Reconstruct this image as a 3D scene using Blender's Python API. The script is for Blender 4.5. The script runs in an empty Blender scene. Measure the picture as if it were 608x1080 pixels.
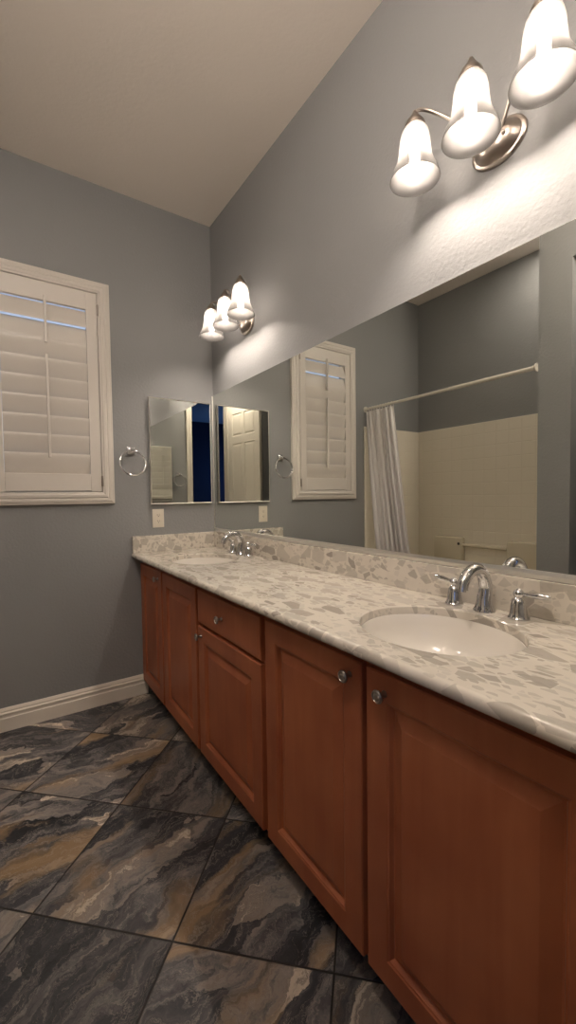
import bpy, bmesh, math, random
from mathutils import Vector, Matrix
random.seed(7)
S = bpy.context.scene
C = S.collection
PI = math.pi
V = Vector

# ---------------------------------------------------------------- camera
def set_camera():
    f, yaw, pitch, roll = 441.62, math.radians(34.35), math.radians(-2.228), math.radians(-0.759)
    F = V((math.sin(yaw)*math.cos(pitch), math.cos(yaw)*math.cos(pitch), math.sin(pitch)))
    R = V((math.cos(yaw), -math.sin(yaw), 0)); U = R.cross(F)
    c, s = math.cos(roll), math.sin(roll)
    R2 = c*R + s*U; U2 = -s*R + c*U
    cd = bpy.data.cameras.new('camera'); co = bpy.data.objects.new('camera', cd); C.objects.link(co)
    cd.sensor_fit = 'VERTICAL'; cd.sensor_height = 24; cd.sensor_width = 24
    cd.lens = 24*f/1080; cd.clip_start = 0.02
    M = Matrix((( R2.x, U2.x, -F.x, -1.2412), (R2.y, U2.y, -F.y, -2.7257), (R2.z, U2.z, -F.z, 1.2591), (0,0,0,1)))
    co.matrix_world = M
    S.camera = co
set_camera()

# ---------------------------------------------------------------- world + exposure
W = bpy.data.worlds.new('world'); S.world = W; W.use_nodes = True
wb = W.node_tree.nodes['Background']
wb.inputs[0].default_value = (0.62, 0.74, 1.0, 1); wb.inputs[1].default_value = 0.9
S.view_settings.view_transform = 'Standard'; S.view_settings.look = 'None'
S.view_settings.gamma = 1; S.view_settings.use_curve_mapping = False
S.view_settings.exposure = 0.0
BULB = 390.0
# added blue area light stands in for dusk in the bedroom behind the doorway
ld = bpy.data.lights.new('added_dusk_light', 'AREA'); ld.energy = 6; ld.color = (0.25, 0.45, 1.0); ld.size = 1.0
lo = bpy.data.objects.new('added_dusk_light', ld); C.objects.link(lo)
lo.location = (-2.9, -4.4, 1.6); lo.rotation_euler = (PI/2, 0, -PI/2)
FILL_DOWN = 170.0  # strength of the added fill disc over the tub
FILL_GLOBE = 118.0     # added fill globe, unseen above and behind the frame

# ---------------------------------------------------------------- materials
def newmat(name):
    m = bpy.data.materials.new(name); m.use_nodes = True
    nt = m.node_tree; return m, nt, nt.nodes['Principled BSDF']
def N(nt, t, **kw):
    n = nt.nodes.new(t)
    for k, v in kw.items():
        if k.startswith('i_'):
            n.inputs[k[2:].replace('_', ' ')].default_value = v
        else: setattr(n, k, v)
    return n
def lk(nt, a, b): nt.links.new(a, b)
def simple(name, col, rough=.5, metal=0, bump=0, bscale=60, spec=.5, coat=0):
    m, nt, b = newmat(name)
    b.inputs['Base Color'].default_value = (*col, 1); b.inputs['Roughness'].default_value = rough
    b.inputs['Metallic'].default_value = metal; b.inputs['Specular IOR Level'].default_value = spec
    b.inputs['Coat Weight'].default_value = coat
    tc = N(nt, 'ShaderNodeTexCoord')
    no = N(nt, 'ShaderNodeTexNoise'); no.inputs['Scale'].default_value = bscale; no.inputs['Detail'].default_value = 3
    lk(nt, tc.outputs['Object'], no.inputs['Vector'])
    if bump:
        bp = N(nt, 'ShaderNodeBump'); bp.inputs['Strength'].default_value = bump; bp.inputs['Distance'].default_value = .004
        lk(nt, no.outputs['Fac'], bp.inputs['Height']); lk(nt, bp.outputs['Normal'], b.inputs['Normal'])
    else:
        mr = N(nt, 'ShaderNodeMapRange'); mr.inputs['To Min'].default_value = max(0, rough-.015); mr.inputs['To Max'].default_value = rough+.015
        lk(nt, no.outputs['Fac'], mr.inputs['Value']); lk(nt, mr.outputs['Result'], b.inputs['Roughness'])
    return m
M = {}
M['wall'] = simple('wall_paint_grey', (.278, .281, .282), .55, bump=.42, bscale=70, spec=.35)
M['ceiling'] = simple('ceiling_paint', (.82, .755, .69), .8, bump=.25, bscale=60)
M['white'] = simple('cream_white_paint', (.72, .67, .585), .35, bump=.03, bscale=30)
M['shutter'] = simple('shutter_paint', (.70, .655, .60), .35, bump=.02, bscale=30)
M['base'] = simple('baseboard_paint', (.84, .77, .67), .4, bump=.03, bscale=30)
M['chrome'] = simple('chrome', (.66, .66, .67), .08, 1)
M['nickel'] = simple('brushed_nickel', (.42, .37, .33), .3, 1)
M['knob'] = simple('pewter_knob_metal', (.38, .35, .32), .3, 1)
M['mirror'] = simple('silvered_mirror', (.87, .885, .84), .0, 1)
M['mirror'].node_tree.nodes['Principled BSDF'].inputs['Roughness'].default_value = 0
for l in list(M['mirror'].node_tree.links):
    if l.to_socket.name == 'Roughness': M['mirror'].node_tree.links.remove(l)
M['porcelain'] = simple('porcelain', (.82, .78, .72), .12, coat=.5)
M['navy'] = simple('navy_dusk_colour', (.012, .025, .07), .8, bump=.1)  # dusk darkness put into the wall colour of bedroom and closet
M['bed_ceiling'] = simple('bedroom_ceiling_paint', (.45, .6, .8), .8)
M['carpet'] = simple('bedroom_carpet', (.03, .035, .06), .95, bump=.5, bscale=200)
M['plastic'] = simple('outlet_plastic', (.72, .66, .56), .35)
M['dark'] = simple('dark_slot', (.02, .018, .016), .6)
M['tube'] = simple('rod_white_enamel', (.72, .68, .6), .25)
M['cloth'] = simple('curtain_cloth', (.82, .79, .78), .7, bump=.15, bscale=150)
M['acrylic_tub'] = simple('tub_acrylic', (.66, .60, .47), .15, coat=.4)
M['glass_edge'] = simple('mirror_channel_metal', (.86, .84, .80), .32, 1)
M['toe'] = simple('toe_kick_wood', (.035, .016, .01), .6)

def wood():
    m, nt, b = newmat('cherry_stained_wood')
    tc = N(nt, 'ShaderNodeTexCoord'); mp = N(nt, 'ShaderNodeMapping'); mp.inputs['Scale'].default_value = (9, 9, .8)
    lk(nt, tc.outputs['Object'], mp.inputs[0])
    n1 = N(nt, 'ShaderNodeTexNoise'); n1.inputs['Scale'].default_value = 2.4; n1.inputs['Detail'].default_value = 7; n1.inputs['Distortion'].default_value = .5
    lk(nt, mp.outputs[0], n1.inputs[0])
    n2 = N(nt, 'ShaderNodeTexNoise'); n2.inputs['Scale'].default_value = 4.5; n2.inputs['Detail'].default_value = 2
    lk(nt, tc.outputs['Object'], n2.inputs[0])
    mx = N(nt, 'ShaderNodeMath', operation='MULTIPLY_ADD'); mx.inputs[1].default_value = .28
    lk(nt, n1.outputs[0], mx.inputs[0]); 
    m2 = N(nt, 'ShaderNodeMath', operation='MULTIPLY'); m2.inputs[1].default_value = .55
    lk(nt, n2.outputs[0], m2.inputs[0]); lk(nt, m2.outputs[0], mx.inputs[2])
    cr = N(nt, 'ShaderNodeValToRGB'); e = cr.color_ramp.elements
    e[0].position = .32; e[0].color = (.32, .092, .040, 1); e[1].position = .78; e[1].color = (.52, .190, .084, 1)
    lk(nt, mx.outputs[0], cr.inputs[0]); lk(nt, cr.outputs[0], b.inputs['Base Color'])
    b.inputs['Roughness'].default_value = .38; b.inputs['Specular IOR Level'].default_value = .28
    bp = N(nt, 'ShaderNodeBump'); bp.inputs['Strength'].default_value = .04; lk(nt, n1.outputs[0], bp.inputs['Height']); lk(nt, bp.outputs[0], b.inputs['Normal'])
    return m
M['wood'] = wood()

def stone(name, dark=1.0):
    """engineered stone: cream ground with irregular angular grey-beige chips of several sizes"""
    m, nt, b = newmat(name)
    tc = N(nt, 'ShaderNodeTexCoord')
    wn = N(nt, 'ShaderNodeTexNoise'); wn.inputs['Scale'].default_value = 7; wn.inputs['Detail'].default_value = 2
    lk(nt, tc.outputs['Object'], wn.inputs[0])
    col = None
    base = N(nt, 'ShaderNodeMixRGB'); bn = N(nt, 'ShaderNodeTexNoise'); bn.inputs['Scale'].default_value = 12; bn.inputs['Detail'].default_value = 4
    lk(nt, tc.outputs['Object'], bn.inputs[0]); lk(nt, bn.outputs[0], base.inputs[0])
    base.inputs[1].default_value = (.62*dark, .57*dark, .49*dark, 1); base.inputs[2].default_value = (.76*dark, .71*dark, .63*dark, 1)
    cur = base.outputs[0]
    for k, (sc, frac, edge, rot) in enumerate(((80, .62, .10, .9), (40, .64, .085, .3), (20, .70, .06, 1.2))):
        mp = N(nt, 'ShaderNodeMapping'); mp.inputs['Rotation'].default_value = (0, 0, rot)
        mp.inputs['Scale'].default_value = (1.0, .55, .8); mp.inputs['Location'].default_value = (k*3.1, k*1.7, k*.7)
        dm = N(nt, 'ShaderNodeVectorMath', operation='MULTIPLY_ADD'); dm.inputs[1].default_value = (.014,)*3
        lk(nt, wn.outputs['Color'], dm.inputs[0]); lk(nt, tc.outputs['Object'], dm.inputs[2])
        lk(nt, dm.outputs[0], mp.inputs[0])
        v1 = N(nt, 'ShaderNodeTexVoronoi', feature='F1'); v1.inputs['Scale'].default_value = sc
        v2 = N(nt, 'ShaderNodeTexVoronoi', feature='DISTANCE_TO_EDGE'); v2.inputs['Scale'].default_value = sc
        lk(nt, mp.outputs[0], v1.inputs[0]); lk(nt, mp.outputs[0], v2.inputs[0])
        sp = N(nt, 'ShaderNodeSeparateColor'); lk(nt, v1.outputs['Color'], sp.inputs[0])
        g1 = N(nt, 'ShaderNodeMath', operation='GREATER_THAN'); g1.inputs[1].default_value = frac; lk(nt, sp.outputs[0], g1.inputs[0])
        g2 = N(nt, 'ShaderNodeMath', operation='GREATER_THAN'); g2.inputs[1].default_value = edge; lk(nt, v2.outputs[0], g2.inputs[0])
        mu = N(nt, 'ShaderNodeMath', operation='MULTIPLY'); lk(nt, g1.outputs[0], mu.inputs[0]); lk(nt, g2.outputs[0], mu.inputs[1])
        m3 = N(nt, 'ShaderNodeMath', operation='MULTIPLY'); m3.inputs[1].default_value = .85 if k else .6; lk(nt, mu.outputs[0], m3.inputs[0])
        cr = N(nt, 'ShaderNodeValToRGB'); e = cr.color_ramp.elements
        e[0].color = (.31*dark, .275*dark, .24*dark, 1); e[1].color = (.60*dark, .56*dark, .50*dark, 1)
        ee = cr.color_ramp.elements.new(.4); ee.color = (.47*dark, .43*dark, .37*dark, 1)
        lk(nt, sp.outputs[1], cr.inputs[0])
        mx = N(nt, 'ShaderNodeMixRGB'); lk(nt, m3.outputs[0], mx.inputs[0]); lk(nt, cur, mx.inputs[1]); lk(nt, cr.outputs[0], mx.inputs[2])
        cur = mx.outputs[0]
    lk(nt, cur, b.inputs['Base Color'])
    b.inputs['Roughness'].default_value = .16; b.inputs['Coat Weight'].default_value = .2
    return m
M['stone'] = stone('quartz_counter_stone')

def floor_mat():
    m, nt, b = newmat('slate_look_floor_tile')
    s = .457; A = (-1.205, -1.268)
    tc = N(nt, 'ShaderNodeTexCoord')
    mp = N(nt, 'ShaderNodeMapping', vector_type='TEXTURE'); mp.inputs['Location'].default_value = (A[0], A[1], 0)
    mp.inputs['Rotation'].default_value = (0, 0, PI/4); mp.inputs['Scale'].default_value = (s, s, s)
    lk(nt, tc.outputs['Object'], mp.inputs[0])
    fl = N(nt, 'ShaderNodeVectorMath', operation='FLOOR'); lk(nt, mp.outputs[0], fl.inputs[0])
    fr = N(nt, 'ShaderNodeVectorMath', operation='FRACTION'); lk(nt, mp.outputs[0], fr.inputs[0])
    # kill z in the cell id
    k = N(nt, 'ShaderNodeVectorMath', operation='MULTIPLY'); k.inputs[1].default_value = (1, 1, 0); lk(nt, fl.outputs[0], k.inputs[0])
    wn = N(nt, 'ShaderNodeTexWhiteNoise', noise_dimensions='3D'); lk(nt, k.outputs[0], wn.inputs[0])
    # per-tile offset and turn of the slate figure
    off = N(nt, 'ShaderNodeVectorMath', operation='MULTIPLY_ADD'); off.inputs[1].default_value = (17, 13, 11)
    lk(nt, wn.outputs['Color'], off.inputs[0]); lk(nt, mp.outputs[0], off.inputs[2])
    ang = N(nt, 'ShaderNodeMath', operation='MULTIPLY_ADD'); ang.inputs[1].default_value = 1.35; ang.inputs[2].default_value = .1
    lk(nt, wn.outputs['Value'], ang.inputs[0])
    vr = N(nt, 'ShaderNodeVectorRotate', rotation_type='Z_AXIS'); lk(nt, off.outputs[0], vr.inputs['Vector']); lk(nt, ang.outputs[0], vr.inputs['Angle'])
    st = N(nt, 'ShaderNodeMapping'); st.inputs['Scale'].default_value = (1.0, 4.2, 1.0); lk(nt, vr.outputs[0], st.inputs[0])
    # flow warp
    w = N(nt, 'ShaderNodeTexNoise'); w.inputs['Scale'].default_value = 1.6; w.inputs['Detail'].default_value = 6; w.inputs['Roughness'].default_value = .6
    lk(nt, vr.outputs[0], w.inputs[0])
    wm = N(nt, 'ShaderNodeVectorMath', operation='MULTIPLY_ADD'); wm.inputs[1].default_value = (1.0, 2.8, 0); lk(nt, w.outputs['Color'], wm.inputs[0]); lk(nt, st.outputs[0], wm.inputs[2])
    n1 = N(nt, 'ShaderNodeTexNoise'); n1.inputs['Scale'].default_value = 1.5; n1.inputs['Detail'].default_value = 12; n1.inputs['Roughness'].default_value = .72; n1.inputs['Distortion'].default_value = .8
    lk(nt, wm.outputs[0], n1.inputs[0])
    # angular slate plates
    vo = N(nt, 'ShaderNodeTexVoronoi', feature='F1'); vo.inputs['Scale'].default_value = 1.15; lk(nt, wm.outputs[0], vo.inputs[0])
    sp = N(nt, 'ShaderNodeSeparateColor'); lk(nt, vo.outputs['Color'], sp.inputs[0])
    ad = N(nt, 'ShaderNodeMath', operation='MULTIPLY_ADD'); ad.inputs[1].default_value = .36; lk(nt, sp.outputs[0], ad.inputs[0])
    sb = N(nt, 'ShaderNodeMath', operation='SUBTRACT'); sb.inputs[1].default_value = .18; lk(nt, n1.outputs[0], sb.inputs[0]); lk(nt, sb.outputs[0], ad.inputs[2])
    cr = N(nt, 'ShaderNodeValToRGB'); els = cr.color_ramp.elements
    els[0].position = .26; els[0].color = (.014, .0145, .017, 1); els[1].position = .74; els[1].color = (.44, .38, .31, 1)
    for p, c in ((.38, (.028, .029, .034)), (.46, (.055, .053, .056)), (.53, (.10, .095, .096)), (.62, (.20, .175, .155)), (.68, (.16, .135, .115))):
        q = els.new(p); q.color = (*c, 1)
    lk(nt, ad.outputs[0], cr.inputs[0])
    # ochre rust patches
    n3 = N(nt, 'ShaderNodeTexNoise'); n3.inputs['Scale'].default_value = .8; n3.inputs['Detail'].default_value = 6; lk(nt, wm.outputs[0], n3.inputs[0])
    r3 = N(nt, 'ShaderNodeMapRange'); r3.inputs['From Min'].default_value = .55; r3.inputs['From Max'].default_value = .66; r3.inputs['To Max'].default_value = .65; lk(nt, n3.outputs[0], r3.inputs[0])
    mo = N(nt, 'ShaderNodeMixRGB'); mo.inputs[2].default_value = (.26, .17, .085, 1); lk(nt, r3.outputs[0], mo.inputs[0]); lk(nt, cr.outputs[0], mo.inputs[1])
    # fine pale veins
    n4 = N(nt, 'ShaderNodeTexNoise'); n4.inputs['Scale'].default_value = 1.8; n4.inputs['Detail'].default_value = 8; n4.inputs['Roughness'].default_value = .7; n4.inputs['Distortion'].default_value = 1.2; lk(nt, wm.outputs[0], n4.inputs[0])
    a4 = N(nt, 'ShaderNodeMath', operation='SUBTRACT'); a4.inputs[1].default_value = .5; lk(nt, n4.outputs[0], a4.inputs[0])
    b4 = N(nt, 'ShaderNodeMath', operation='ABSOLUTE'); lk(nt, a4.outputs[0], b4.inputs[0])
    r4 = N(nt, 'ShaderNodeMapRange'); r4.inputs['From Min'].default_value = 0; r4.inputs['From Max'].default_value = .012; r4.inputs['To Min'].default_value = .7; r4.inputs['To Max'].default_value = 0; lk(nt, b4.outputs[0], r4.inputs[0])
    mv = N(nt, 'ShaderNodeMixRGB'); mv.inputs[2].default_value = (.26, .23, .20, 1); lk(nt, r4.outputs[0], mv.inputs[0]); lk(nt, mo.outputs[0], mv.inputs[1])
    # per-tile tint
    tv = N(nt, 'ShaderNodeMapRange'); tv.inputs['To Min'].default_value = .95; tv.inputs['To Max'].default_value = 1.9; lk(nt, wn.outputs['Value'], tv.inputs[0])
    tm = N(nt, 'ShaderNodeVectorMath', operation='SCALE'); lk(nt, mv.outputs[0], tm.inputs[0]); lk(nt, tv.outputs[0], tm.inputs['Scale'])
    # grout
    sx = N(nt, 'ShaderNodeSeparateXYZ'); lk(nt, fr.outputs[0], sx.inputs[0])
    def edge(o):
        a = N(nt, 'ShaderNodeMath', operation='SUBTRACT'); a.inputs[1].default_value = .5; lk(nt, o, a.inputs[0])
        c = N(nt, 'ShaderNodeMath', operation='ABSOLUTE'); lk(nt, a.outputs[0], c.inputs[0]); return c.outputs[0]
    mxx = N(nt, 'ShaderNodeMath', operation='MAXIMUM'); lk(nt, edge(sx.outputs[0]), mxx.inputs[0]); lk(nt, edge(sx.outputs[1]), mxx.inputs[1])
    g = N(nt, 'ShaderNodeMapRange'); g.inputs['From Min'].default_value = .4925; g.inputs['From Max'].default_value = .4955; lk(nt, mxx.outputs[0], g.inputs[0])
    mg = N(nt, 'ShaderNodeMixRGB'); mg.inputs[2].default_value = (.022, .019, .017, 1); lk(nt, g.outputs[0], mg.inputs[0]); lk(nt, tm.outputs[0], mg.inputs[1])
    lk(nt, mg.outputs[0], b.inputs['Base Color'])
    rr = N(nt, 'ShaderNodeMapRange'); rr.inputs['To Min'].default_value = .32; rr.inputs['To Max'].default_value = .5; lk(nt, n1.outputs[0], rr.inputs[0])
    lk(nt, rr.outputs[0], b.inputs['Roughness'])
    bh = N(nt, 'ShaderNodeMath', operation='SUBTRACT'); lk(nt, ad.outputs[0], bh.inputs[0]); lk(nt, g.outputs[0], bh.inputs[1])
    bp = N(nt, 'ShaderNodeBump'); bp.inputs['Strength'].default_value = .8; bp.inputs['Distance'].default_value = .004
    lk(nt, bh.outputs[0], bp.inputs['Height']); lk(nt, bp.outputs[0], b.inputs['Normal'])
    return m
M['floor'] = floor_mat()

def surround_mat():
    m, nt, b = newmat('moulded_tile_surround')
    tc = N(nt, 'ShaderNodeTexCoord'); sx = N(nt, 'ShaderNodeSeparateXYZ'); lk(nt, tc.outputs['Object'], sx.inputs[0])
    su = N(nt, 'ShaderNodeMath', operation='ADD'); lk(nt, sx.outputs[0], su.inputs[0]); lk(nt, sx.outputs[1], su.inputs[1])
    cb = N(nt, 'ShaderNodeCombineXYZ'); lk(nt, su.outputs[0], cb.inputs[0]); lk(nt, sx.outputs[2], cb.inputs[1])
    br = N(nt, 'ShaderNodeTexBrick', offset=0.0); br.inputs['Scale'].default_value = 1; br.inputs['Brick Width'].default_value = .105
    br.inputs['Row Height'].default_value = .105; br.inputs['Mortar Size'].default_value = .004; br.inputs['Mortar Smooth'].default_value = .6
    lk(nt, cb.outputs[0], br.inputs[0])
    b.inputs['Base Color'].default_value = (.82, .765, .65, 1); b.inputs['Roughness'].default_value = .18
    bp = N(nt, 'ShaderNodeBump', invert=True); bp.inputs['Strength'].default_value = .5; bp.inputs['Distance'].default_value = .002
    lk(nt, br.outputs['Fac'], bp.inputs['Height']); lk(nt, bp.outputs[0], b.inputs['Normal'])
    return m
M['surround'] = surround_mat()

def shade_mat():
    m, nt, b = newmat('frosted_alabaster_glass')
    out = nt.nodes['Material Output']
    tc = N(nt, 'ShaderNodeTexCoord'); no = N(nt, 'ShaderNodeTexNoise'); no.inputs['Scale'].default_value = 22; no.inputs['Detail'].default_value = 3
    lk(nt, tc.outputs['Object'], no.inputs[0])
    cr = N(nt, 'ShaderNodeValToRGB'); cr.color_ramp.elements[0].color = (.108, .104, .10, 1); cr.color_ramp.elements[1].color = (.135, .131, .127, 1)
    lk(nt, no.outputs[0], cr.inputs[0])
    tr = N(nt, 'ShaderNodeBsdfTranslucent'); df = N(nt, 'ShaderNodeBsdfDiffuse'); tp = N(nt, 'ShaderNodeBsdfTransparent'); gl = N(nt, 'ShaderNodeBsdfGlossy')
    gl.inputs['Roughness'].default_value = .25
    for q in (tr, df): lk(nt, cr.outputs[0], q.inputs['Color'])
    a = N(nt, 'ShaderNodeMixShader'); a.inputs[0].default_value = .7; lk(nt, df.outputs[0], a.inputs[1]); lk(nt, tr.outputs[0], a.inputs[2])
    c = N(nt, 'ShaderNodeMixShader'); c.inputs[0].default_value = .17; lk(nt, a.outputs[0], c.inputs[1]); lk(nt, tp.outputs[0], c.inputs[2])
    d = N(nt, 'ShaderNodeMixShader'); d.inputs[0].default_value = .05; lk(nt, c.outputs[0], d.inputs[1]); lk(nt, gl.outputs[0], d.inputs[2])
    lk(nt, d.outputs[0], out.inputs['Surface']); return m
M['shade'] = shade_mat()
def bulb_mat():
    m, nt, b = newmat('glowing_bulb')
    out = nt.nodes['Material Output']; e = N(nt, 'ShaderNodeEmission'); e.inputs[0].default_value = (1, .86, .74, 1); e.inputs[1].default_value = BULB
    lk(nt, e.outputs[0], out.inputs['Surface']); return m
M['bulb'] = bulb_mat()
def globe_mat():
    m, nt, b = newmat('fill_globe_glow')
    out = nt.nodes['Material Output']; e = N(nt, 'ShaderNodeEmission'); e.inputs[0].default_value = (1, .87, .76, 1); e.inputs[1].default_value = FILL_GLOBE
    lk(nt, e.outputs[0], out.inputs['Surface']); return m
M['globe'] = globe_mat()
M['fill_lens'] = M['globe'].copy(); M['fill_lens'].name = 'fill_lens_glow'
M['fill_lens'].node_tree.nodes['Emission'].inputs[1].default_value = FILL_DOWN
def pane_mat():
    m, nt, b = newmat('window_glass')
    b.inputs['Transmission Weight'].default_value = 1; b.inputs['Roughness'].default_value = 0; b.inputs['IOR'].default_value = 1.05
    return m
M['pane'] = pane_mat()

# ---------------------------------------------------------------- mesh helpers
def quad(bm, ps):
    vs = [bm.verts.new(p) for p in ps]; return bm.faces.new(vs)
def add_box(bm, a, b, bev=0):
    x0, x1 = sorted((a[0], b[0])); y0, y1 = sorted((a[1], b[1])); z0, z1 = sorted((a[2], b[2]))
    r = bmesh.ops.create_cube(bm, size=1, matrix=Matrix.Translation(((x0+x1)/2, (y0+y1)/2, (z0+z1)/2)) @ Matrix.Diagonal((x1-x0, y1-y0, z1-z0, 1)))
    if bev:
        es = list({e for v in r['verts'] for e in v.link_edges})
        bmesh.ops.bevel(bm, geom=es, offset=bev, segments=2, affect='EDGES', profile=.5)
def frame_of(d):
    d = V(d).normalized(); h = V((0, 0, 1)) if abs(d.z) < .9 else V((1, 0, 0))
    a = d.cross(h).normalized(); return a, d.cross(a).normalized(), d
def add_lathe(bm, prof, origin, axis=(0, 0, 1), seg=32, sx=1, sy=1, caps=True, ref=None):
    a, b, d = frame_of(axis)
    if ref is not None: a = V(ref).normalized(); b = d.cross(a)
    o = V(origin); rings = []
    for r, h in prof:
        rings.append([bm.verts.new(o + d*h + a*(math.cos(2*PI*i/seg)*r*sx) + b*(math.sin(2*PI*i/seg)*r*sy)) for i in range(seg)])
    for q in range(len(rings)-1):
        for i in range(seg):
            j = (i+1) % seg
            bm.faces.new((rings[q][i], rings[q][j], rings[q+1][j], rings[q+1][i]))
    if caps:
        for rg in (rings[0], rings[-1]):
            try: bm.faces.new(rg)
            except ValueError: pass
def spline(pts, n=8):
    out = []; P = [V(p) for p in pts]; L = len(P)
    for i in range(L-1):
        p0, p1, p2, p3 = P[max(i-1, 0)], P[i], P[i+1], P[min(i+2, L-1)]
        for k in range(n):
            t = k/n
            out.append(.5*((2*p1) + (p2-p0)*t + (2*p0-5*p1+4*p2-p3)*t*t + (3*p1-p0-3*p2+p3)*t**3))
    out.append(P[-1]); return out
def add_tube(bm, pts, rad, seg=12, closed=False, caps=True, flat=1.0):
    n = len(pts); pts = [V(p) for p in pts]
    rads = rad if isinstance(rad, (list, tuple)) else [rad]*n
    prev = None; rings = []
    for i in range(n):
        if closed: t = pts[(i+1) % n]-pts[i-1]
        else: t = pts[min(i+1, n-1)]-pts[max(i-1, 0)]
        t.normalize()
        if prev is None: a, _, _ = frame_of(t)
        else:
            a = prev - t*prev.dot(t); a.normalize()
        prev = a; b = t.cross(a)
        rings.append([bm.verts.new(pts[i]+a*math.cos(2*PI*k/seg)*rads[i]+b*math.sin(2*PI*k/seg)*rads[i]*flat) for k in range(seg)])
    for i in range(n if closed else n-1):
        A, B = rings[i], rings[(i+1) % n]
        for k in range(seg):
            l = (k+1) % seg
            bm.faces.new((A[k], A[l], B[l], B[k]))
    if caps and not closed:
        bm.faces.new(rings[0]); bm.faces.new(rings[-1][::-1])
def add_panels(bm, O, U, Vv, Nn, w, h, t, rects, prof, edge=.003):
    """board of w x h x t; front face looks along Nn and carries moulded panels at rects (u0,v0,u1,v1)"""
    O, U, Vv, Nn = V(O), V(U), V(Vv), V(Nn)
    def P(u, v, d): return O+U*u+Vv*v+Nn*d
    e = edge
    us = sorted({e, w-e, *[r[0] for r in rects], *[r[2] for r in rects]}); vs = sorted({e, h-e, *[r[1] for r in rects], *[r[3] for r in rects]})
    def inside(u, v): return any(r[0] < u < r[2] and r[1] < v < r[3] for r in rects)
    for i in range(len(us)-1):
        for j in range(len(vs)-1):
            if not inside((us[i]+us[i+1])/2, (vs[j]+vs[j+1])/2):
                quad(bm, (P(us[i], vs[j], t), P(us[i+1], vs[j], t), P(us[i+1], vs[j+1], t), P(us[i], vs[j+1], t)))
    def loop(r, ins, d): return [P(r[0]+ins, r[1]+ins, d), P(r[2]-ins, r[1]+ins, d), P(r[2]-ins, r[3]-ins, d), P(r[0]+ins, r[3]-ins, d)]
    for r in rects:
        prevl = loop(r, 0, t)
        for ins, dep in prof:
            cur = loop(r, ins, t-dep)
            for k in range(4):
                l = (k+1) % 4; quad(bm, (prevl[k], prevl[l], cur[l], cur[k]))
            prevl = cur
        quad(bm, prevl)
    R = (0, 0, w, h); a = loop((e, e, w-e, h-e), 0, t); b = loop(R, 0, t-e); c = loop(R, 0, 0)
    for A, B in ((a, b), (b, c)):
        for k in range(4):
            l = (k+1) % 4; quad(bm, (A[k], A[l], B[l], B[k]))
    quad(bm, c[::-1])
def add_frame_sweep(bm, O, U, Vv, Nn, w, h, prof):
    """picture-frame moulding; prof = closed list of (inset from outer edge, height off the wall)"""
    O, U, Vv, Nn = V(O), V(U), V(Vv), V(Nn)
    loops = []
    for ins, d in prof:
        loops.append([bm.verts.new(O+U*u+Vv*v+Nn*d) for u, v in ((ins, ins), (w-ins, ins), (w-ins, h-ins), (ins, h-ins))])
    for i in range(len(loops)):
        A, B = loops[i], loops[(i+1) % len(loops)]
        for k in range(4):
            l = (k+1) % 4; bm.faces.new((A[k], A[l], B[l], B[k]))
def add_extrude(bm, prof3, vec):
    A = [bm.verts.new(V(p)) for p in prof3]; B = [bm.verts.new(V(p)+V(vec)) for p in prof3]
    n = len(A)
    for i in range(n): bm.faces.new((A[i], A[(i+1) % n], B[(i+1) % n], B[i]))
    bm.faces.new(A[::-1]); bm.faces.new(B)

def obj(name, bm, mat, parent=None, smooth=False, origin=None, mods=None):
    o_root = V((0, 0, 0))
    if parent is not None: o_root = V(parent['_o'])
    elif origin is not None: o_root = V(origin)
    bmesh.ops.remove_doubles(bm, verts=bm.verts[:], dist=1e-5)
    bmesh.ops.recalc_face_normals(bm, faces=bm.faces[:])
    bmesh.ops.translate(bm, verts=bm.verts[:], vec=-o_root)
    me = bpy.data.meshes.new(name); bm.to_mesh(me); bm.free()
    me.materials.append(mat)
    if smooth:
        me.shade_smooth()
        if smooth != 'all':
            try: me.set_sharp_from_angle(angle=math.radians(smooth if smooth is not True else 38))
            except Exception: pass
    o = bpy.data.objects.new(name, me); C.objects.link(o)
    if parent is not None: o.parent = parent
    else: o.location = o_root
    o['_o'] = tuple(o_root)
    return o
def B(): return bmesh.new()
def tag(o, label=None, cat=None, group=None, kind=None):
    if label: o['label'] = label
    if cat: o['category'] = cat
    if group: o['group'] = group
    if kind: o['kind'] = kind
    return o
def thing(name, loc, label, cat, group=None):
    o = bpy.data.objects.new(name, None); C.objects.link(o); o.location = loc; o['_o'] = tuple(loc); o.empty_display_size = .05
    return tag(o, label, cat, group)
def struct(name, bm, mat, label=None, **kw):
    o = obj(name, bm, mat, **kw); o['kind'] = 'structure'
    if label: o['label'] = label
    return o
def dup(root, loc, label, rotz=0):
    def rec(o, par):
        c = o.copy(); C.objects.link(c)
        if par is not None: c.parent = par
        for ch in [q for q in bpy.data.objects if q.parent == o and q is not c]: rec(ch, c)
        return c
    r = rec(root, None); r.location = loc; r.rotation_euler = (0, 0, rotz); r['label'] = label
    return r

# ---------------------------------------------------------------- dimensions (metres)
H = 3.11          # ceiling
YN = -2.62        # wall behind the camera, with the doorway
XL = -1.50        # left wall of the vanity area
XT = -2.22        # back of the tub alcove
YP = -1.46        # face of the partition at the foot of the tub
CT = 0.910        # counter top height
CF = -0.578       # counter front edge
DF = -0.528       # door fronts

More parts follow.
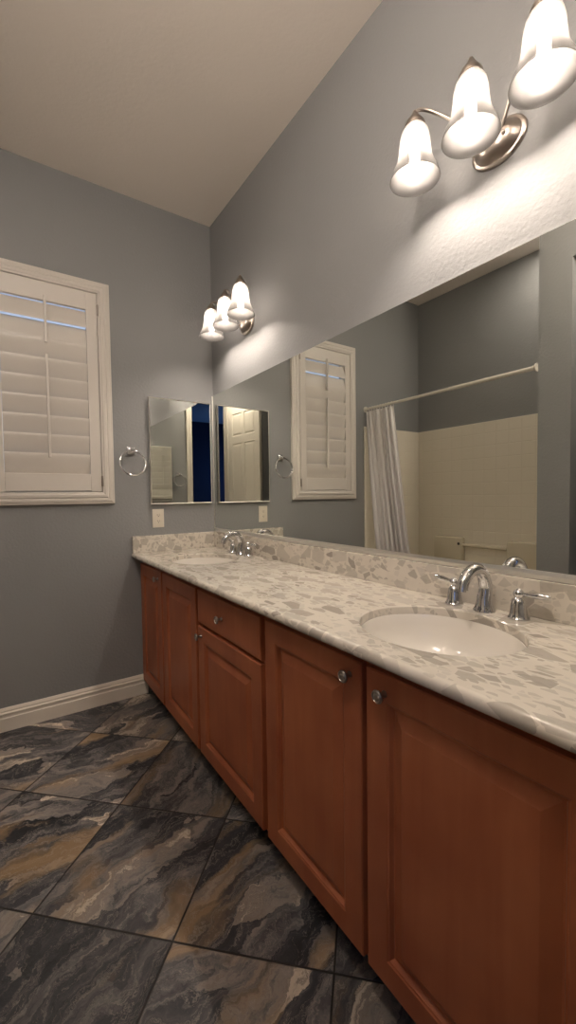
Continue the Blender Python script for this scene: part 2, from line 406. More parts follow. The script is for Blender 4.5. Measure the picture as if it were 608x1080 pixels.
# ---------------------------------------------------------------- room shell
def wall_cells(bm, axis, pos, thick, a0, a1, z0, z1, holes):
    """axis 'x': wall in plane x=pos running along y; axis 'y': plane y=pos running along x. holes=(a0,a1,z0,z1)"""
    as_ = sorted({a0, a1, *[h[0] for h in holes], *[h[1] for h in holes]}); zs = sorted({z0, z1, *[h[2] for h in holes], *[h[3] for h in holes]})
    for i in range(len(as_)-1):
        for j in range(len(zs)-1):
            ca, cz = (as_[i]+as_[i+1])/2, (zs[j]+zs[j+1])/2
            if any(h[0] < ca < h[1] and h[2] < cz < h[3] for h in holes): continue
            if axis == 'x': add_box(bm, (pos, as_[i], zs[j]), (pos+thick, as_[i+1], zs[j+1]))
            else: add_box(bm, (as_[i], pos, zs[j]), (as_[i+1], pos+thick, zs[j+1]))
DX0, DX1, DH = -1.40, -0.86, 2.60      # doorway in the wall behind the camera
bm = B(); add_box(bm, (XT-.12, YN-.12, -.1), (.12, .12, 0)); struct('floor', bm, M['floor'], 'dark slate look floor tiles laid on the diagonal')
bm = B(); add_box(bm, (XT-.12, YN-.12, H), (.12, .12, H+.1)); struct('ceiling', bm, M['ceiling'], 'flat warm beige ceiling')
WX0, WX1, WZ0, WZ1 = -1.285, -.74, 1.295, 2.46
bm = B(); wall_cells(bm, 'y', 0, .12, XT-.12, .12, 0, H, [(WX0, WX1, WZ0, WZ1)]); struct('wall_back', bm, M['wall'], 'grey wall with the shuttered window')
bm = B(); add_box(bm, (0, YN-.12, 0), (.12, 0, H)); struct('wall_right', bm, M['wall'], 'grey wall above the vanity')
bm = B(); wall_cells(bm, 'x', XL, -.12, YN, YP, 0, H, [(-1.86, -1.64, 0, 2.6)]); struct('wall_left', bm, M['wall'])
bm = B(); wall_cells(bm, 'y', YN, -.12, XT-.12, 0, 0, H, [(DX0, DX1, 0, DH)]); struct('wall_front', bm, M['wall'])
bm = B(); add_box(bm, (XT, YP-.12, 0), (XT-.12, 0, H)); struct('wall_alcove', bm, M['wall'])
bm = B(); add_box(bm, (XT, YP-.12, 0), (XL-.12, YP, H)); struct('wall_partition', bm, M['wall'])
# cupboard, its darkness painted in navy, behind the gap in the left wall
bm = B(); add_box(bm, (XT, -1.98, 0), (XL-.12, -1.96, H)); add_box(bm, (XT-.12, -1.98, 0), (XT, YP-.12, H)); add_box(bm, (XT, YP-.14, 0), (XL-.121, YP-.121, H))
struct('wall_closet', bm, M['navy'])
# unlit bedroom behind the doorway
bm = B(); add_box(bm, (-3.0, -5.2, 0), (-2.95, YN-.12, H)); add_box(bm, (.6, -5.2, 0), (.65, YN-.12, H)); add_box(bm, (-3.0, -5.25, 0), (.65, -5.2, H))
add_box(bm, (-3.0, YN-.14, 0), (DX0-.09, YN-.121, H)); add_box(bm, (DX1+.09, YN-.14, 0), (.65, YN-.121, H)); add_box(bm, (DX0-.09, YN-.14, DH+.09), (DX1+.09, YN-.121, H))
struct('wall_bedroom', bm, M['navy'], 'bedroom walls coloured dark navy to stand for the dusk')
bm = B(); add_box(bm, (-3, -5.25, 2.74), (.65, YN-.121, 2.79)); struct('ceiling_bedroom', bm, M['bed_ceiling'])
bm = B(); add_box(bm, (-3, -5.25, -.05), (.65, YN-.121, -.002)); struct('floor_bedroom', bm, M['carpet'])

# baseboards: stepped colonial profile
BP = [(0, 0), (.016, 0), (.016, .072), (.0125, .076), (.0125, .088), (.0155, .091), (.0155, .098), (.010, .104), (.010, .112), (.006, .120), (.003, .126), (0, .126)]
def baseboard(name, p0, p1, nrm):
    bm = B(); p0 = V(p0); p1 = V(p1); n = V(nrm)
    add_extrude(bm, [p0+n*a+V((0, 0, z)) for a, z in BP], p1-p0); struct(name, bm, M['base'])
baseboard('baseboard_back', (XL+.04, 0, 0), (-.50, 0, 0), (0, -1, 0))
baseboard('baseboard_left', (XL, -1.64, 0), (XL, YP, 0), (1, 0, 0))
baseboard('baseboard_front', (-.80, YN, 0), (-.53, YN, 0), (0, 1, 0))

# doorway casing and jamb, door leaf folded back against the left wall
CP = [(0, .0), (0, .016), (.012, .018), (.030, .013), (.045, .013), (.058, .016), (.066, .010), (.066, 0)]
bm = B()
w = DX1-DX0
for side in (0, 1):
    x = DX1 if side else DX0; s = 1 if side else -1
    add_extrude(bm, [(x+s*(.066-a)+s*.002, YN+b, 0) for a, b in CP], (0, 0, DH+.002))
    add_box(bm, (x, YN-.12, 0), (x-s*.012, YN, DH))
add_extrude(bm, [(DX0-.066, YN+b, DH+.066-a) for a, b in CP], (w+.132, 0, 0))
add_box(bm, (DX0, YN-.12, DH), (DX1, YN, DH-.012))
struct('trim_1', bm, M['white'], 'cream casing round the doorway')
bm = B()
LW, LH = .74, 2.575
hx, hy = -1.405, YN+.022; ux = V((-.065, LW, 0)).normalized(); nx = V((ux.y, -ux.x, 0))
pr = [(.006, .006), (.012, .008), (.034, .001)]
rects = []
for u0 in (.105, .40):
    rects += [(u0, .23, u0+.235, .98), (u0, 1.12, u0+.235, 1.96), (u0, 2.06, u0+.235, 2.36)]
add_panels(bm, V((hx, hy, .01))-nx*.018, ux, (0, 0, 1), nx, LW, LH, .036, rects, pr)
dl = struct('door_1', bm, M['white'], 'cream six panel door standing open against the left wall')
dl['_o'] = (0, 0, 0)
bm = B(); add_lathe(bm, [(.028, 0), (.028, .004), (.012, .008), (.011, .028), (.022, .036), (.028, .048), (.026, .058), (.012, .064)], V((hx, hy, .95))+ux*(LW-.06)+nx*.018, nx, 24)
obj('door_handle', bm, M['nickel'], dl, smooth=True)

# ---------------------------------------------------------------- window and shutter in the far wall
bm = B(); FR = .035
add_frame_sweep(bm, (WX0, .07, WZ0), (1, 0, 0), (0, 0, 1), (0, -1, 0), WX1-WX0, WZ1-WZ0, [(0, 0), (0, .03), (FR, .03), (FR, 0)])
add_box(bm, (WX0+.03, .045, 1.86), (WX1-.03, .07, 1.895))
win = struct('window_1', bm, M['white'], 'window behind the closed white shutters'); win['_o'] = (0, 0, 0)
bm = B(); add_box(bm, (WX0+.03, .055, WZ0+.03), (WX1-.03, .059, WZ1-.03)); obj('pane', bm, M['pane'], win)

OX0, OX1, OZ0, OZ1 = -1.352, -.671, 1.226, 2.53
sh = thing('plantation_shutter', ((OX0+OX1)/2, 0, OZ0), 'white louvered shutter in a moulded frame over the window in the far wall', 'shutter')
bm = B()
FP = [(0, 0), (0, .022), (.006, .026), (.012, .026), (.016, .031), (.028, .033), (.034, .030), (.040, .036), (.054, .038), (.060, .034), (.066, .034), (.070, .030), (.070, .0), (.070, -.03), (.060, -.03), (.060, 0)]
add_frame_sweep(bm, (OX0, 0, OZ0), (1, 0, 0), (0, 0, 1), (0, -1, 0), OX1-OX0, OZ1-OZ0, FP)
obj('shutter_frame', bm, M['shutter'], sh)
PX0, PX1, PZ0, PZ1 = OX0+.073, OX1-.073, OZ0+.073, OZ1-.073
LX0, LX1 = PX0+.056, PX1-.060
LZ = [2.352, 2.247, 2.141, 2.037, 1.933, 1.829, 1.721, 1.617, 1.512, 1.404]
bm = B(); add_box(bm, (PX0, -.004, PZ0), (LX0-.001, -.030, PZ1), .002); obj('stile', bm, M['shutter'], sh)
bm = B(); add_box(bm, (LX1+.001, -.004, PZ0), (PX1, -.030, PZ1), .002); obj('stile', bm, M['shutter'], sh)
bm = B(); add_box(bm, (LX0-.001, -.004, LZ[0]+.003), (LX1+.001, -.030, PZ1), .002); obj('top_rail', bm, M['shutter'], sh)
bm = B(); add_box(bm, (LX0-.001, -.004, PZ0+.004), (LX1+.001, -.030, LZ[-1]-.002), .002); obj('bottom_rail', bm, M['shutter'], sh)
for i in range(9):
    zt, zb = LZ[i], LZ[i+1]; zc = (zt+zb)/2; hw = .0565
    th = math.radians(17 if i == 0 else (13 if i == 1 else 13))     # lean from the vertical; top edge leans outward
    sg = 1 if i < 2 else -1
    up = V((0, sg*math.sin(th), math.cos(th))); nn = V((0, math.cos(th), -sg*math.sin(th)))
    pts = []
    for k in range(16):
        a = 2*PI*k/16; pts.append(V((LX0, -.017, zc))+up*hw*math.cos(a)*(1.03 if i > 1 else .95)+nn*.0052*math.sin(a))
    bm = B(); add_extrude(bm, pts, (LX1-LX0, 0, 0)); obj('louver', bm, M['shutter'], sh, smooth=True)
for z0, z1 in ((2.12, 2.375), (1.49, 2.055)):
    bm = B(); add_box(bm, (-1.0175, -.040, z0), (-1.0045, -.058, z1), .003); obj('tilt_rod', bm, M['shutter'], sh)
for z in (2.36, 1.36):
    bm = B(); add_box(bm, (PX1-.002, -.031, z-.03), (PX1+.009, -.037, z+.03), .001); add_tube(bm, [(PX1+.003, -.039, z-.032), (PX1+.003, -.039, z+.032)], .004, 10)
    obj('hinge', bm, M['nickel'], sh, smooth=True)

# ---------------------------------------------------------------- vanity cabinet
van = thing('vanity_cabinet', (-.26, -1.31, 0), 'long cherry stained double vanity cabinet with raised panel doors under the pale counter', 'cabinet')
bm = B()
add_box(bm, (-.508, YN+.002, .085), (-.488, -.002, .879))
add_box(bm, (-.488, YN+.002, .085), (-.002, -.002, .103))
add_box(bm, (-.488, YN+.002, .103), (-.002, YN+.02, .70)); add_box(bm, (-.488, -.02, .103), (-.002, -.002, .70))
obj('carcass', bm, M['wood'], van)
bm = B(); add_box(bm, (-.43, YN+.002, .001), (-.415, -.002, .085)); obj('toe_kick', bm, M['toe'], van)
CPR = [(.003, .002), (.007, .003), (.012, .0125), (.016, .0135), (.044, .0015), (.046, .0005)]
DOORS = [(-.014, -.427, .095, .846, 'r'), (-.447, -.925, .095, .846, 'r'), (-.948, -1.503, .095, .680, 'l'), (-1.533, -1.990, .095, .846, 'r'), (-2.006, -2.515, .095, .846, 'l')]
def knob_at(y, z, par):
    bm = B()
    add_lathe(bm, [(.008, 0), (.008, .002), (.0055, .005), (.005, .014), (.0085, .018), (.0145, .021), (.0160, .024), (.0150, .027), (.0125, .0285), (.0115, .0265), (.0085, .0262), (.0075, .0278), (.004, .0285)], (DF, y, z), (-1, 0, 0), 28)
    obj('knob', bm, M['knob'], par, smooth=50)
KN = {0: (-.368, .797), 1: (-.905, .632), 3: (-1.925, .802), 4: (-2.037, .797)}
KN = {0: (-.372, .800), 2: (-.985, .640), 3: (-1.950, .806), 4: (-2.066, .800)}
for i, (y0, y1, z0, z1, _) in enumerate(DOORS):
    bm = B(); w = y0-y1; h = z1-z0; fr = .064
    add_panels(bm, (DF+.020, y0, z0), (0, -1, 0), (0, 0, 1), (-1, 0, 0), w, h, .020, [(fr, fr, w-fr, h-fr)], CPR)
    d = obj('door', bm, M['wood'], van)
    if i in KN: knob_at(*KN[i], d)
bm = B(); add_panels(bm, (DF+.020, -.948, .697), (0, -1, 0), (0, 0, 1), (-1, 0, 0), .555, .149, .020, [(.008, .008, .547, .141)], [(.012, -.001)], edge=.004)
d = obj('drawer_front', bm, M['wood'], van); knob_at(-1.2, .768, d)

# ---------------------------------------------------------------- counter with two oval cut-outs
SINKS = [(-.305, -2.045), (-.305, -.505)]; AX, AY = .188, .214
top = thing('vanity_countertop', (-.29, -1.31, CT-.03), 'pale quartz vanity counter with grey and beige chips and low splash', 'countertop')
bm = B(); X0, X1 = CF+.014, -.003; TH = .030
def flat(z, y0, y1): quad(bm, ((X0, y0, z), (X1, y0, z), (X1, y1, z), (X0, y1, z)))
bands = [(YN+.003, SINKS[0][1]-.3), ('s', 0), (SINKS[0][1]+.3, SINKS[1][1]-.3), ('s', 1), (SINKS[1][1]+.3, -.003)]
for bd in bands:
    if bd[0] != 's':
        flat(CT, *bd); flat(CT-TH, *bd); continue
    cx, cy = SINKS[bd[1]]; y0, y1 = cy-.3, cy+.3
    angs = sorted({2*PI*k/96 for k in range(96)} | {math.atan2(yy-cy, xx-cx) % (2*PI) for xx in (X0, X1) for yy in (y0, y1)})
    def outer(a):
        c, s = math.cos(a), math.sin(a); ts = []
        if abs(c) > 1e-9: ts.append(((X1-cx) if c > 0 else (X0-cx))/c)
        if abs(s) > 1e-9: ts.append(((y1-cy) if s > 0 else (y0-cy))/s)
        t = min(ts); return cx+c*t, cy+s*t
    n = len(angs)
    for k in range(n):
        a, b = angs[k], angs[(k+1) % n]
        def inn(q, e=0): 
            rr = 1/math.hypot(math.cos(q)/(AX+e), math.sin(q)/(AY+e)); return cx+math.cos(q)*rr, cy+math.sin(q)*rr
        oa, ob = outer(a), outer(b); e = .003
        quad(bm, ((*inn(a, e), CT), (*oa, CT), (*ob, CT), (*inn(b, e), CT)))
        quad(bm, ((*inn(a), CT-.003), (*inn(a, e), CT), (*inn(b, e), CT), (*inn(b), CT-.003)))
        quad(bm, ((*inn(a), CT-TH), (*inn(a), CT-.003), (*inn(b), CT-.003), (*inn(b), CT-TH)))
        quad(bm, ((*inn(a), CT-TH), (*oa, CT-TH), (*ob, CT-TH), (*inn(b), CT-TH)))
# bullnose front
pr = [(X0, CT)]
for k in range(1, 11):
    a = PI*k/10; pr.append((X0-.014*math.sin(a), CT-TH/2+TH/2*math.cos(a)))
for k in range(len(pr)-1):
    quad(bm, ((pr[k][0], YN+.003, pr[k][1]), (pr[k+1][0], YN+.003, pr[k+1][1]), (pr[k+1][0], -.003, pr[k+1][1]), (pr[k][0], -.003, pr[k][1])))
for y in (YN+.003, -.003):
    bm.faces.new([bm.verts.new((x, y, z)) for x, z in pr]); quad(bm, ((X0, y, CT), (X1, y, CT), (X1, y, CT-TH), (X0, y, CT-TH)))
obj('counter_slab', bm, M['stone'], top, smooth=25)
bm = B(); add_box(bm, (-.022, YN+.003, CT), (-.001, -.001, 1.016), .002); obj('backsplash', bm, M['stone'], top)
bm = B(); add_box(bm, (-.572, -.021, CT), (-.0225, -.001, 1.016), .002); obj('side_splash', bm, M['stone'], top)

# undermount basins
def sink(cx, cy, label):
    t = thing('bathroom_sink', (cx, cy, CT-.17), label, 'sink', 'undermount basins')
    bm = B()
    prof = [(1.10, -.0305), (.974, -.0305), (.974, -.0245), (.962, -.024), (.955, -.028), (.950, -.053), (.925, -.085), (.85, -.118), (.68, -.143), (.42, -.155), (.16, -.159), (.11, -.162)]
    prof2 = [(.11, -.172), (.45, -.166), (.72, -.154), (.91, -.127), (1.0, -.09), (1.035, -.05), (1.10, -.042)]
    add_lathe(bm, [(r, CT+h) for r, h in prof+prof2], (cx, cy, 0), (0, 0, 1), 72, sx=AX+.004, sy=AY+.004, caps=False, ref=(1, 0, 0))
    # close outer flange
    obj('basin', bm, M['porcelain'], t, smooth=True)
    bm = B(); add_lathe(bm, [(.031, -.1595), (.031, -.156), (.024, -.155), (.019, -.158), (.019, -.175), (.004, -.175)], (cx, cy, CT), (0, 0, 1), 28)
    d = obj('drain', bm, M['chrome'], t, smooth=True)
    bm = B(); add_lathe(bm, [(.004, -.175), (.004, -.158), (.016, -.157), (.017, -.154), (.010, -.151), (.001, -.150)], (cx, cy, CT), (0, 0, 1), 24)
    obj('stopper', bm, M['chrome'], d, smooth=True)
    return t
sink(*SINKS[0], 'near oval undermount sink in the counter, closest to the camera')
sink(*SINKS[1], 'far oval undermount sink in the counter, below the medicine cabinet')

# widespread faucets: spout and two lever handles
def faucet(cy, label):
    X = -.066
    t = thing('bathroom_faucet', (X, cy, CT), label, 'faucet', 'chrome widespread faucets')
    bm = B(); a = 0
    # flared foot with six flats then arching neck
    add_lathe(bm, [(.031, 0), (.031, .004), (.027, .010), (.023, .022), (.021, .034), (.0195, .045)], (X, cy, CT), (0, 0, 1), 32)
    path = spline([(X, cy, CT+.036), (X+.006, cy, CT+.072), (X-.008, cy, CT+.108), (X-.040, cy, CT+.128), (X-.078, cy, CT+.122), (X-.104, cy, CT+.098), (X-.112, cy, CT+.078)], 7)
    n = len(path); rad = [.0212-.0060*(i/(n-1))**.7 for i in range(n)]
    for i in range(3): rad[n-1-i] = .0158
    add_tube(bm, path, rad, 20)
    sp = obj('spout', bm, M['chrome'], t, smooth=True)
    bm = B(); add_tube(bm, [(X-.112, cy, CT+.079), (X-.1135, cy, CT+.072)], .011, 18); obj('aerator', bm, M['chrome'], sp, smooth=True)
    bm = B(); add_lathe(bm, [(.0035, 0), (.0035, .062), (.006, .065), (.0075, .071), (.005, .077), (.001, .078)], (X+.026, cy, CT), (0, 0, 1), 16)
    obj('lift_rod', bm, M['chrome'], t, smooth=True)
    for s in (1, -1):
        hy = cy+s*.100
        bm = B(); add_lathe(bm, [(.028, 0), (.028, .004), (.024, .009), (.0215, .022), (.0200, .038), (.0170, .050), (.012, .056), (.009, .059), (.0095, .062)], (X, hy, CT), (0, 0, 1), 10 if False else 32)
        hb = obj('handle_base', bm, M['chrome'], t, smooth=True)
        bm = B()
        add_lathe(bm, [(.008, .056), (.0125, .062), (.0145, .069), (.0125, .076), (.007, .081), (.003, .0835), (.001, .084)], (X, hy, CT), (0, 0, 1), 24)
        d = V((.10, s*.98, .10 if s > 0 else .03)).normalized(); o = V((X, hy, CT+.069))
        pts = [o+d*q for q in (.008, .018, .030, .045, .060, .068, .074, .080)]
        add_tube(bm, pts, [.0055, .0055, .0065, .0085, .0080, .0060, .0066, .0035], 16)
        obj('lever', bm, M['chrome'], hb, smooth=True)
    return t
f1 = faucet(-2.035, 'near chrome two handle faucet at the sink closest to the camera')
f2 = dup(f1, (-.066, -.495, CT), 'far chrome two handle faucet beside the corner with the side splash')

# ---------------------------------------------------------------- mirrors
mr = thing('wall_mirror', (0, -1.3, 1.03), 'huge frameless wall mirror above the backsplash along the vanity', 'mirror')
MY0, MY1, MZ0, MZ1 = -2.60, -.003, 1.036, 1.957
bm = B(); add_box(bm, (-.0065, MY0, MZ0), (-.001, MY1, MZ1)); obj('mirror_glass', bm, M['mirror'], mr)
bm = B(); add_extrude(bm, [(-.001, MY0, 1.0175), (-.014, MY0, 1.0175), (-.0145, MY0, 1.030), (-.011, MY0, 1.040), (-.0072, MY0, 1.041), (-.0072, MY0, 1.034), (-.001, MY0, 1.034)], (0, MY1-MY0, 0))
obj('bottom_channel', bm, M['glass_edge'], mr)
bm = B(); add_box(bm, (-.009, MY1-.001, MZ0), (-.001, MY1+.0025, MZ1)); obj('edge_strip', bm, M['glass_edge'], mr)

def med_cabinet(x1, x0, yw, s, label, dx=0):
    """mirror-fronted cabinet on wall y=yw; s = +1 faces -y, -1 faces +y"""
    z0, z1 = 1.219, 1.895
    t = thing('medicine_cabinet', ((x0+x1)/2, yw, z0), label, 'medicine cabinet', 'mirrored medicine cabinets')
    bm = B(); add_box(bm, (x0+.006, yw-s*.0005, z0+.006), (x1-.006, yw-s*.012, z1-.006)); obj('cabinet_body', bm, M['white'], t)
    Uu = (1, 0, 0)
    bm = B(); Nn = (0, -s, 0)
    add_panels(bm, (x0, yw-s*.0125, z0), Uu, (0, 0, 1), Nn, x1-x0, z1-z0, .013, [], [], edge=.0025)
    # bevelled glass: a shallow sloping border round the flat field
    w, h = x1-x0, z1-z0; bv = .012
    d = obj('mirror_door', bm, M['mirror'], t)
    bm = B(); add_frame_sweep(bm, (x0-.003, yw-s*.012, z0-.003), Uu, (0, 0, 1), Nn, w+.006, h+.006, [(0, 0), (0, .013), (.003, .0155), (.006, .0145), (.006, .0137), (.0028, .0137), (.0028, 0)])
    obj('edge_trim', bm, M['glass_edge'], d)
    return t
med_cabinet(-.036, -.451, 0, 1, 'mirror fronted medicine cabinet on the far wall above the outlet')
mc2 = med_cabinet(-.16, -.575, YN, -1, 'small mirror cabinet on the doorway wall, seen only in reflection')
for ch in mc2.children:
    if ch.name.startswith('mirror_door'):      # its door stands slightly ajar
        ch.rotation_euler = (0, 0, math.radians(-2.9)); ch.location = (0, .012, 0)

# ---------------------------------------------------------------- towel rings
def towel_ring(x, label):
    z = 1.553
    t = thing('towel_ring', (x, 0, z), label, 'towel ring', 'chrome towel rings')
    bm = B(); add_box(bm, (x-.023, -.001, z-.023), (x+.023, -.010, z+.023), .004); add_box(bm, (x-.015, -.010, z-.015), (x+.015, -.020, z+.015), .004)
    add_lathe(bm, [(.010, .018), (.009, .034), (.013, .038), (.013, .048), (.008, .052)], (x, 0, z), (0, -1, 0), 20)
    obj('mount', bm, M['chrome'], t, smooth=True)
    bm = B(); R = .076
    pts = [(x+R*math.sin(2*PI*k/56), -.043-.012*(1-math.cos(2*PI*k/56)), z-.004-R+R*math.cos(2*PI*k/56)) for k in range(56)]
    add_tube(bm, pts, .0062, 12, closed=True); obj('ring', bm, M['chrome'], t, smooth=True)
    return t
r1 = towel_ring(-.566, 'chrome towel ring between the shuttered window and medicine cabinet')
dup(r1, (-.675, YN, 1.553), 'towel ring on the doorway wall, seen only in reflection', PI)

# ---------------------------------------------------------------- outlet
ox, oz = -.404, 1.124
ot = thing('electrical_outlet', (ox, 0, oz-.057), 'cream duplex outlet on the far wall under the medicine cabinet', 'outlet')
bm = B(); add_box(bm, (ox-.037, -.0005, oz-.060), (ox+.037, -.006, oz+.060), .002); add_lathe(bm, [(.003, .005), (.003, .0068), (.001, .0072)], (ox, 0, oz), (0, -1, 0), 12)
obj('cover_plate', bm, M['plastic'], ot, smooth=30)
for s in (1, -1):
    cz = oz+s*.0195
    bm = B(); pts = []
    for k in range(24):
        a = 2*PI*k/24; pts.append((ox+.0168*math.cos(a), -.005, cz+max(-.0125, min(.0125, .0165*math.sin(a)))))
    add_extrude(bm, pts, (0, -.0028, 0)); rc = obj('receptacle', bm, M['plastic'], ot)
    for dx, hh in ((-.0063, .0042), (.0063, .0034)):
        bm = B(); add_box(bm, (ox+dx-.0011, -.0075, cz+.0025-hh), (ox+dx+.0011, -.0083, cz+.0025+hh)); obj('slot', bm, M['dark'], rc)
    bm = B(); add_lathe(bm, [(.0024, .0075), (.0024, .0083)], (ox, 0, cz-.0075), (0, -1, 0), 12); obj('slot', bm, M['dark'], rc)

# ---------------------------------------------------------------- vanity light fixtures
def sconce(cy, label):
    z = 2.282; SX = -.145
    t = thing('vanity_light', (0, cy, z), label, 'vanity light', 'three shade vanity lights')
    bm = B()
    add_lathe(bm, [(1, .0), (1, .006), (.95, .010), (.86, .011), (.83, .015), (.74, .019), (.70, .024), (.52, .032), (.30, .037), (.02, .039)], (0, cy, z), (-1, 0, 0), 48, sx=.082, sy=.060, ref=(0, 1, 0))
    bp = obj('backplate', bm, M['nickel'], t, smooth=True)
    for sy in (-.032, .032):
        bm = B(); add_lathe(bm, [(.005, .030), (.0055, .037), (.004, .042), (.001, .0435)], (0, cy+sy, z-.004), (-1, 0, 0), 14); obj('screw', bm, M['nickel'], bp, smooth=True)
    zr, zt = 2.236, 2.400
    for k in (-1, 0, 1):
        y = cy+k*.188
        pts = spline([(-.030, cy+k*.022, z+.012), (-.055, cy+k*.060, z+.055), (-.085, cy+k*.110, z+.112), (-.118, cy+k*.158, z+.155), (SX+.004, cy+k*.180, z+.160), (SX, y, zt+.026)], 7)
        bm = B(); add_tube(bm, pts, .0052, 12); obj('arm', bm, M['nickel'], t, smooth=True)
        bm = B(); add_lathe(bm, [(.002, .046), (.006, .044), (.007, .038), (.010, .034), (.014, .026), (.024, .014), (.031, .002), (.031, -.006), (.027, -.008), (.012, -.010), (.012, -.028)], (SX, y, zt), (0, 0, 1), 28)
        cap = obj('socket_cap', bm, M['nickel'], t, smooth=True)
        bm = B()
        outer = [(.026, zt-.005), (.033, zt-.010), (.040, zt-.022), (.0445, zt-.040), (.0465, zt-.062), (.0490, zt-.084), (.053, zt-.106), (.0605, zt-.126), (.069, zt-.143), (.0745, zt-.158), (.0760, zr)]
        inner = [(.0725, zr+.001), (.0655, zt-.141), (.0575, zt-.126), (.050, zt-.106), (.0455, zt-.084), (.0435, zt-.062), (.0415, zt-.040), (.037, zt-.024), (.031, zt-.013), (.024, zt-.009)]
        add_lathe(bm, outer+inner, (SX, y, 0), (0, 0, 1), 40, caps=False)
        sh_ = obj('lamp_shade', bm, M['shade'], t, smooth='all')
        bm = B()
        add_lathe(bm, [(.010, zt-.038), (.0135, zt-.044), (.0145, zt-.05), (.0145, zt-.118), (.013, zt-.128), (.008, zt-.135), (.001, zt-.137)], (SX, y, 0), (0, 0, 1), 12)
        obj('bulb', bm, M['bulb'], cap, smooth=True)
    return t
s1 = sconce(-2.035, 'near three shade vanity light, large at the top of the mirror wall')
s2 = dup(s1, (0, -.508, 2.282), 'far three shade vanity light by the room corner')

gl = thing('fill_globe_light', (-1.20, -2.25, H), 'added globe fill light hanging unseen from the bathroom ceiling', 'added fill light')  # fill lamp added to brighten the room from out of view
bm = B(); add_lathe(bm, [(.065, -.001), (.065, -.012), (.05, -.024), (.012, -.03), (.008, -.035), (.008, -.22), (.035, -.23), (.038, -.25)], (-1.20, -2.25, H), (0, 0, 1), 32); obj('canopy', bm, M['nickel'], gl, smooth=True)
bm = B(); add_lathe(bm, [(max(.002, .09*math.sin(PI*k/14)), -.335-.09*math.cos(PI*k/14)) for k in range(15)], (-1.20, -2.25, H), (0, 0, 1), 24); obj('globe', bm, M['globe'], gl, smooth=True)

rl = thing('tub_fill_light', (-1.92, -1.27, H), 'added round fill light in the ceiling above the tub, out of view', 'recessed light')  # unseen lamp added to lift the dark alcove
bm = B(); add_lathe(bm, [(.062, -.001), (.085, -.001), (.088, -.004), (.084, -.008), (.066, -.008), (.062, -.004)], (-1.92, -1.27, H), (0, 0, 1), 32, caps=False); obj('trim_ring', bm, M['white'], rl, smooth=True)
bm = B(); add_lathe(bm, [(.061, -.0015), (.061, -.004), (.03, -.006), (.001, -.007)], (-1.92, -1.27, H), (0, 0, 1), 32); obj('diffuser', bm, M['fill_lens'], rl, smooth=True)

# ---------------------------------------------------------------- tub alcove (seen in the big mirror)
tub = thing('bathtub', (-1.86, -.73, 0), 'cream alcove bathtub behind the shower curtain', 'bathtub')
bm = B(); tx0, tx1, ty0, ty1, tz = XT+.003, -1.465, YP+.003, -.003, .50
def rr_loop(x0, x1, y0, y1, r, z, n=6):
    out = []
    for cx, cy, a0 in ((x1-r, y1-r, 0), (x0+r, y1-r, PI/2), (x0+r, y0+r, PI), (x1-r, y0+r, 1.5*PI)):
        for k in range(n+1): a = a0+PI/2*k/n; out.append((cx+r*math.cos(a), cy+r*math.sin(a), z))
    return out
loops = [rr_loop(tx0, tx1, ty0, ty1, .004, .0), rr_loop(tx0, tx1, ty0, ty1, .004, tz-.01), rr_loop(tx0+.008, tx1-.008, ty0+.008, ty1-.008, .01, tz),
         rr_loop(tx0+.07, tx1-.08, ty0+.09, ty1-.08, .12, tz), rr_loop(tx0+.085, tx1-.095, ty0+.105, ty1-.10, .12, tz-.02),
         rr_loop(tx0+.12, tx1-.13, ty0+.15, ty1-.25, .14, .16), rr_loop(tx0+.17, tx1-.18, ty0+.21, ty1-.32, .12, .11)]
rv = [[bm.verts.new(p) for p in l] for l in loops]
for A, Bq in zip(rv, rv[1:]):
    n = len(A)
    for k in range(n): bm.faces.new((A[k], A[(k+1) % n], Bq[(k+1) % n], Bq[k]))
bm.faces.new(rv[-1]); bm.faces.new(rv[0][::-1])
obj('tub_shell', bm, M['acrylic_tub'], tub, smooth=35)
bm = B(); add_lathe(bm, [(.03, 0), (.03, .003), (.012, .005), (.001, .005)], (-1.86, -1.2, .1115), (0, 0, 1), 20); obj('drain', bm, M['chrome'], tub, smooth=True)

su = thing('tub_surround', (-1.86, -.73, .51), 'glossy cream tiled shower surround around the tub', 'shower surround')
bm = B(); z0, z1 = .503, 1.868
add_box(bm, (XT+.002, -.002, z0), (-1.462, -.016, z1), .005); obj('end_panel', bm, M['surround'], su)
bm = B(); add_box(bm, (XT+.002, YP+.002, z0), (-1.54, YP+.016, z1), .005); obj('end_panel', bm, M['surround'], su)
bm = B(); add_box(bm, (XT+.002, YP+.017, z0), (XT+.018, -.017, z1), .005); bk = obj('back_panel', bm, M['surround'], su)
for y0, y1, zt_ in ((-.24, -.53, .868), (-.93, -1.40, .868)):
    bm = B(); add_box(bm, (XT+.0185, y0, z0+.001), (XT+.085, y1, zt_), .018); obj('shelf', bm, M['acrylic_tub'], su, smooth=35)
bm = B(); add_tube(bm, spline([(XT+.06, -.531, .80), (XT+.06, -.60, .80), (XT+.06, -.73, .80), (XT+.06, -.86, .80), (XT+.06, -.929, .80)], 3), .015, 14)
obj('grab_bar', bm, M['acrylic_tub'], su, smooth=True)
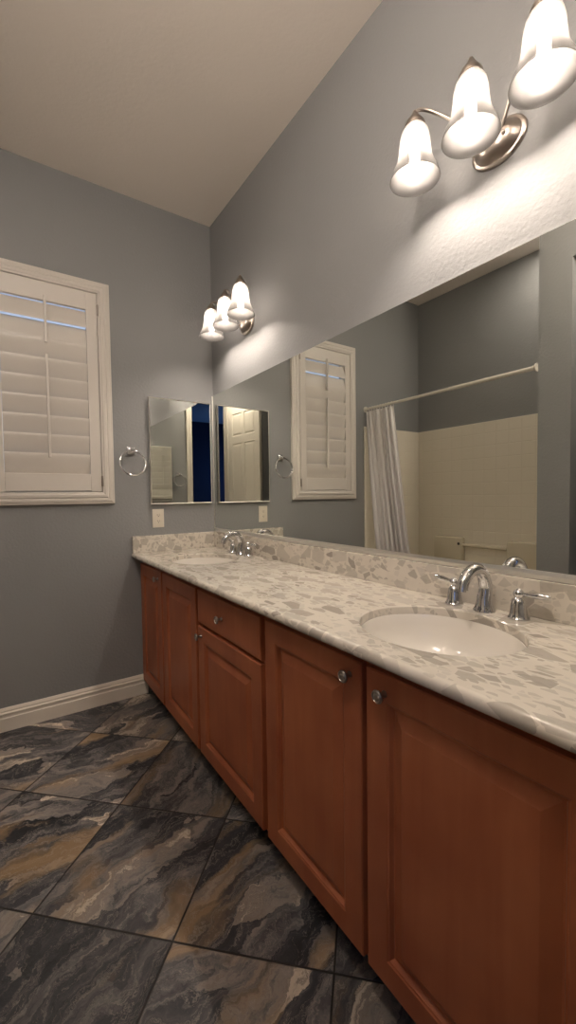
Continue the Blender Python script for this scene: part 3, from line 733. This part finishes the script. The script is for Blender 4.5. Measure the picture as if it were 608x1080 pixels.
bm = B(); add_lathe(bm, [(.012, 0), (.012, .004), (.001, .005)], (XT+.0855, -.505, .81), (1, 0, 0), 14); obj('bolt_cap', bm, M['dark'], su, smooth=True)

rod = thing('shower_curtain_rod', (-1.49, -.73, 2.02), 'white shower curtain rod spanning the tub opening', 'curtain rod')
bm = B(); add_tube(bm, [(-1.49, -.85, 2.02), (-1.49, YP+.008, 2.02)], .0135, 16); add_tube(bm, [(-1.49, -.008, 2.02), (-1.49, -.86, 2.02)], .0115, 16); obj('tube', bm, M['tube'], rod, smooth=True)
for y, s in ((-.001, -1), (YP+.001, 1)):
    bm = B(); add_lathe(bm, [(.026, 0), (.026, .006), (.016, .014), (.015, .024)], (-1.49, y, 2.02), (0, s, 0), 20); obj('end_flange', bm, M['tube'], rod, smooth=True)

cur = thing('shower_curtain', (-1.49, -.3, .2), 'white shower curtain bunched at the window end of the rod', 'shower curtain')
bm = B(); nu, nv = 150, 44; grid = []
for j in range(nv+1):
    v = j/nv; z = 1.995-(1.995-.22)*v; row = []
    for i in range(nu+1):
        u = i/nu
        yt = -.02-.30*u; yb = -.22-.375*u
        e = v**1.1
        y = yt*(1-e)+yb*e
        amp = .013+.012*v
        ph = u*7*2*PI
        x = -1.49+amp*math.sin(ph+.7*math.sin(3*v+u*4))+.007*math.sin(ph*.41+v*2)+.004*math.sin(ph*2.1+5*v) + .03*v*v*0
        y += .010*math.cos(ph+1.0)*(1+v)
        row.append(bm.verts.new((x, y, z)))
    grid.append(row)
for j in range(nv):
    for i in range(nu): bm.faces.new((grid[j][i], grid[j][i+1], grid[j+1][i+1], grid[j+1][i]))
cl = obj('curtain_cloth', bm, M['cloth'], cur, smooth='all')
md = cl.modifiers.new('thickness', 'SOLIDIFY'); md.thickness = .0015
for k in range(10):
    y = -.028-.031*k; pts = [(-1.49+.021*math.cos(2*PI*q/20), y+.002*math.sin(q), 2.012+.021*math.sin(2*PI*q/20)) for q in range(20)]
    bm = B(); add_tube(bm, pts, .002, 8, closed=True); obj('curtain_ring', bm, M['tube'], cur, smooth=True)

for o in bpy.data.objects:
    if '_o' in o: del o['_o']
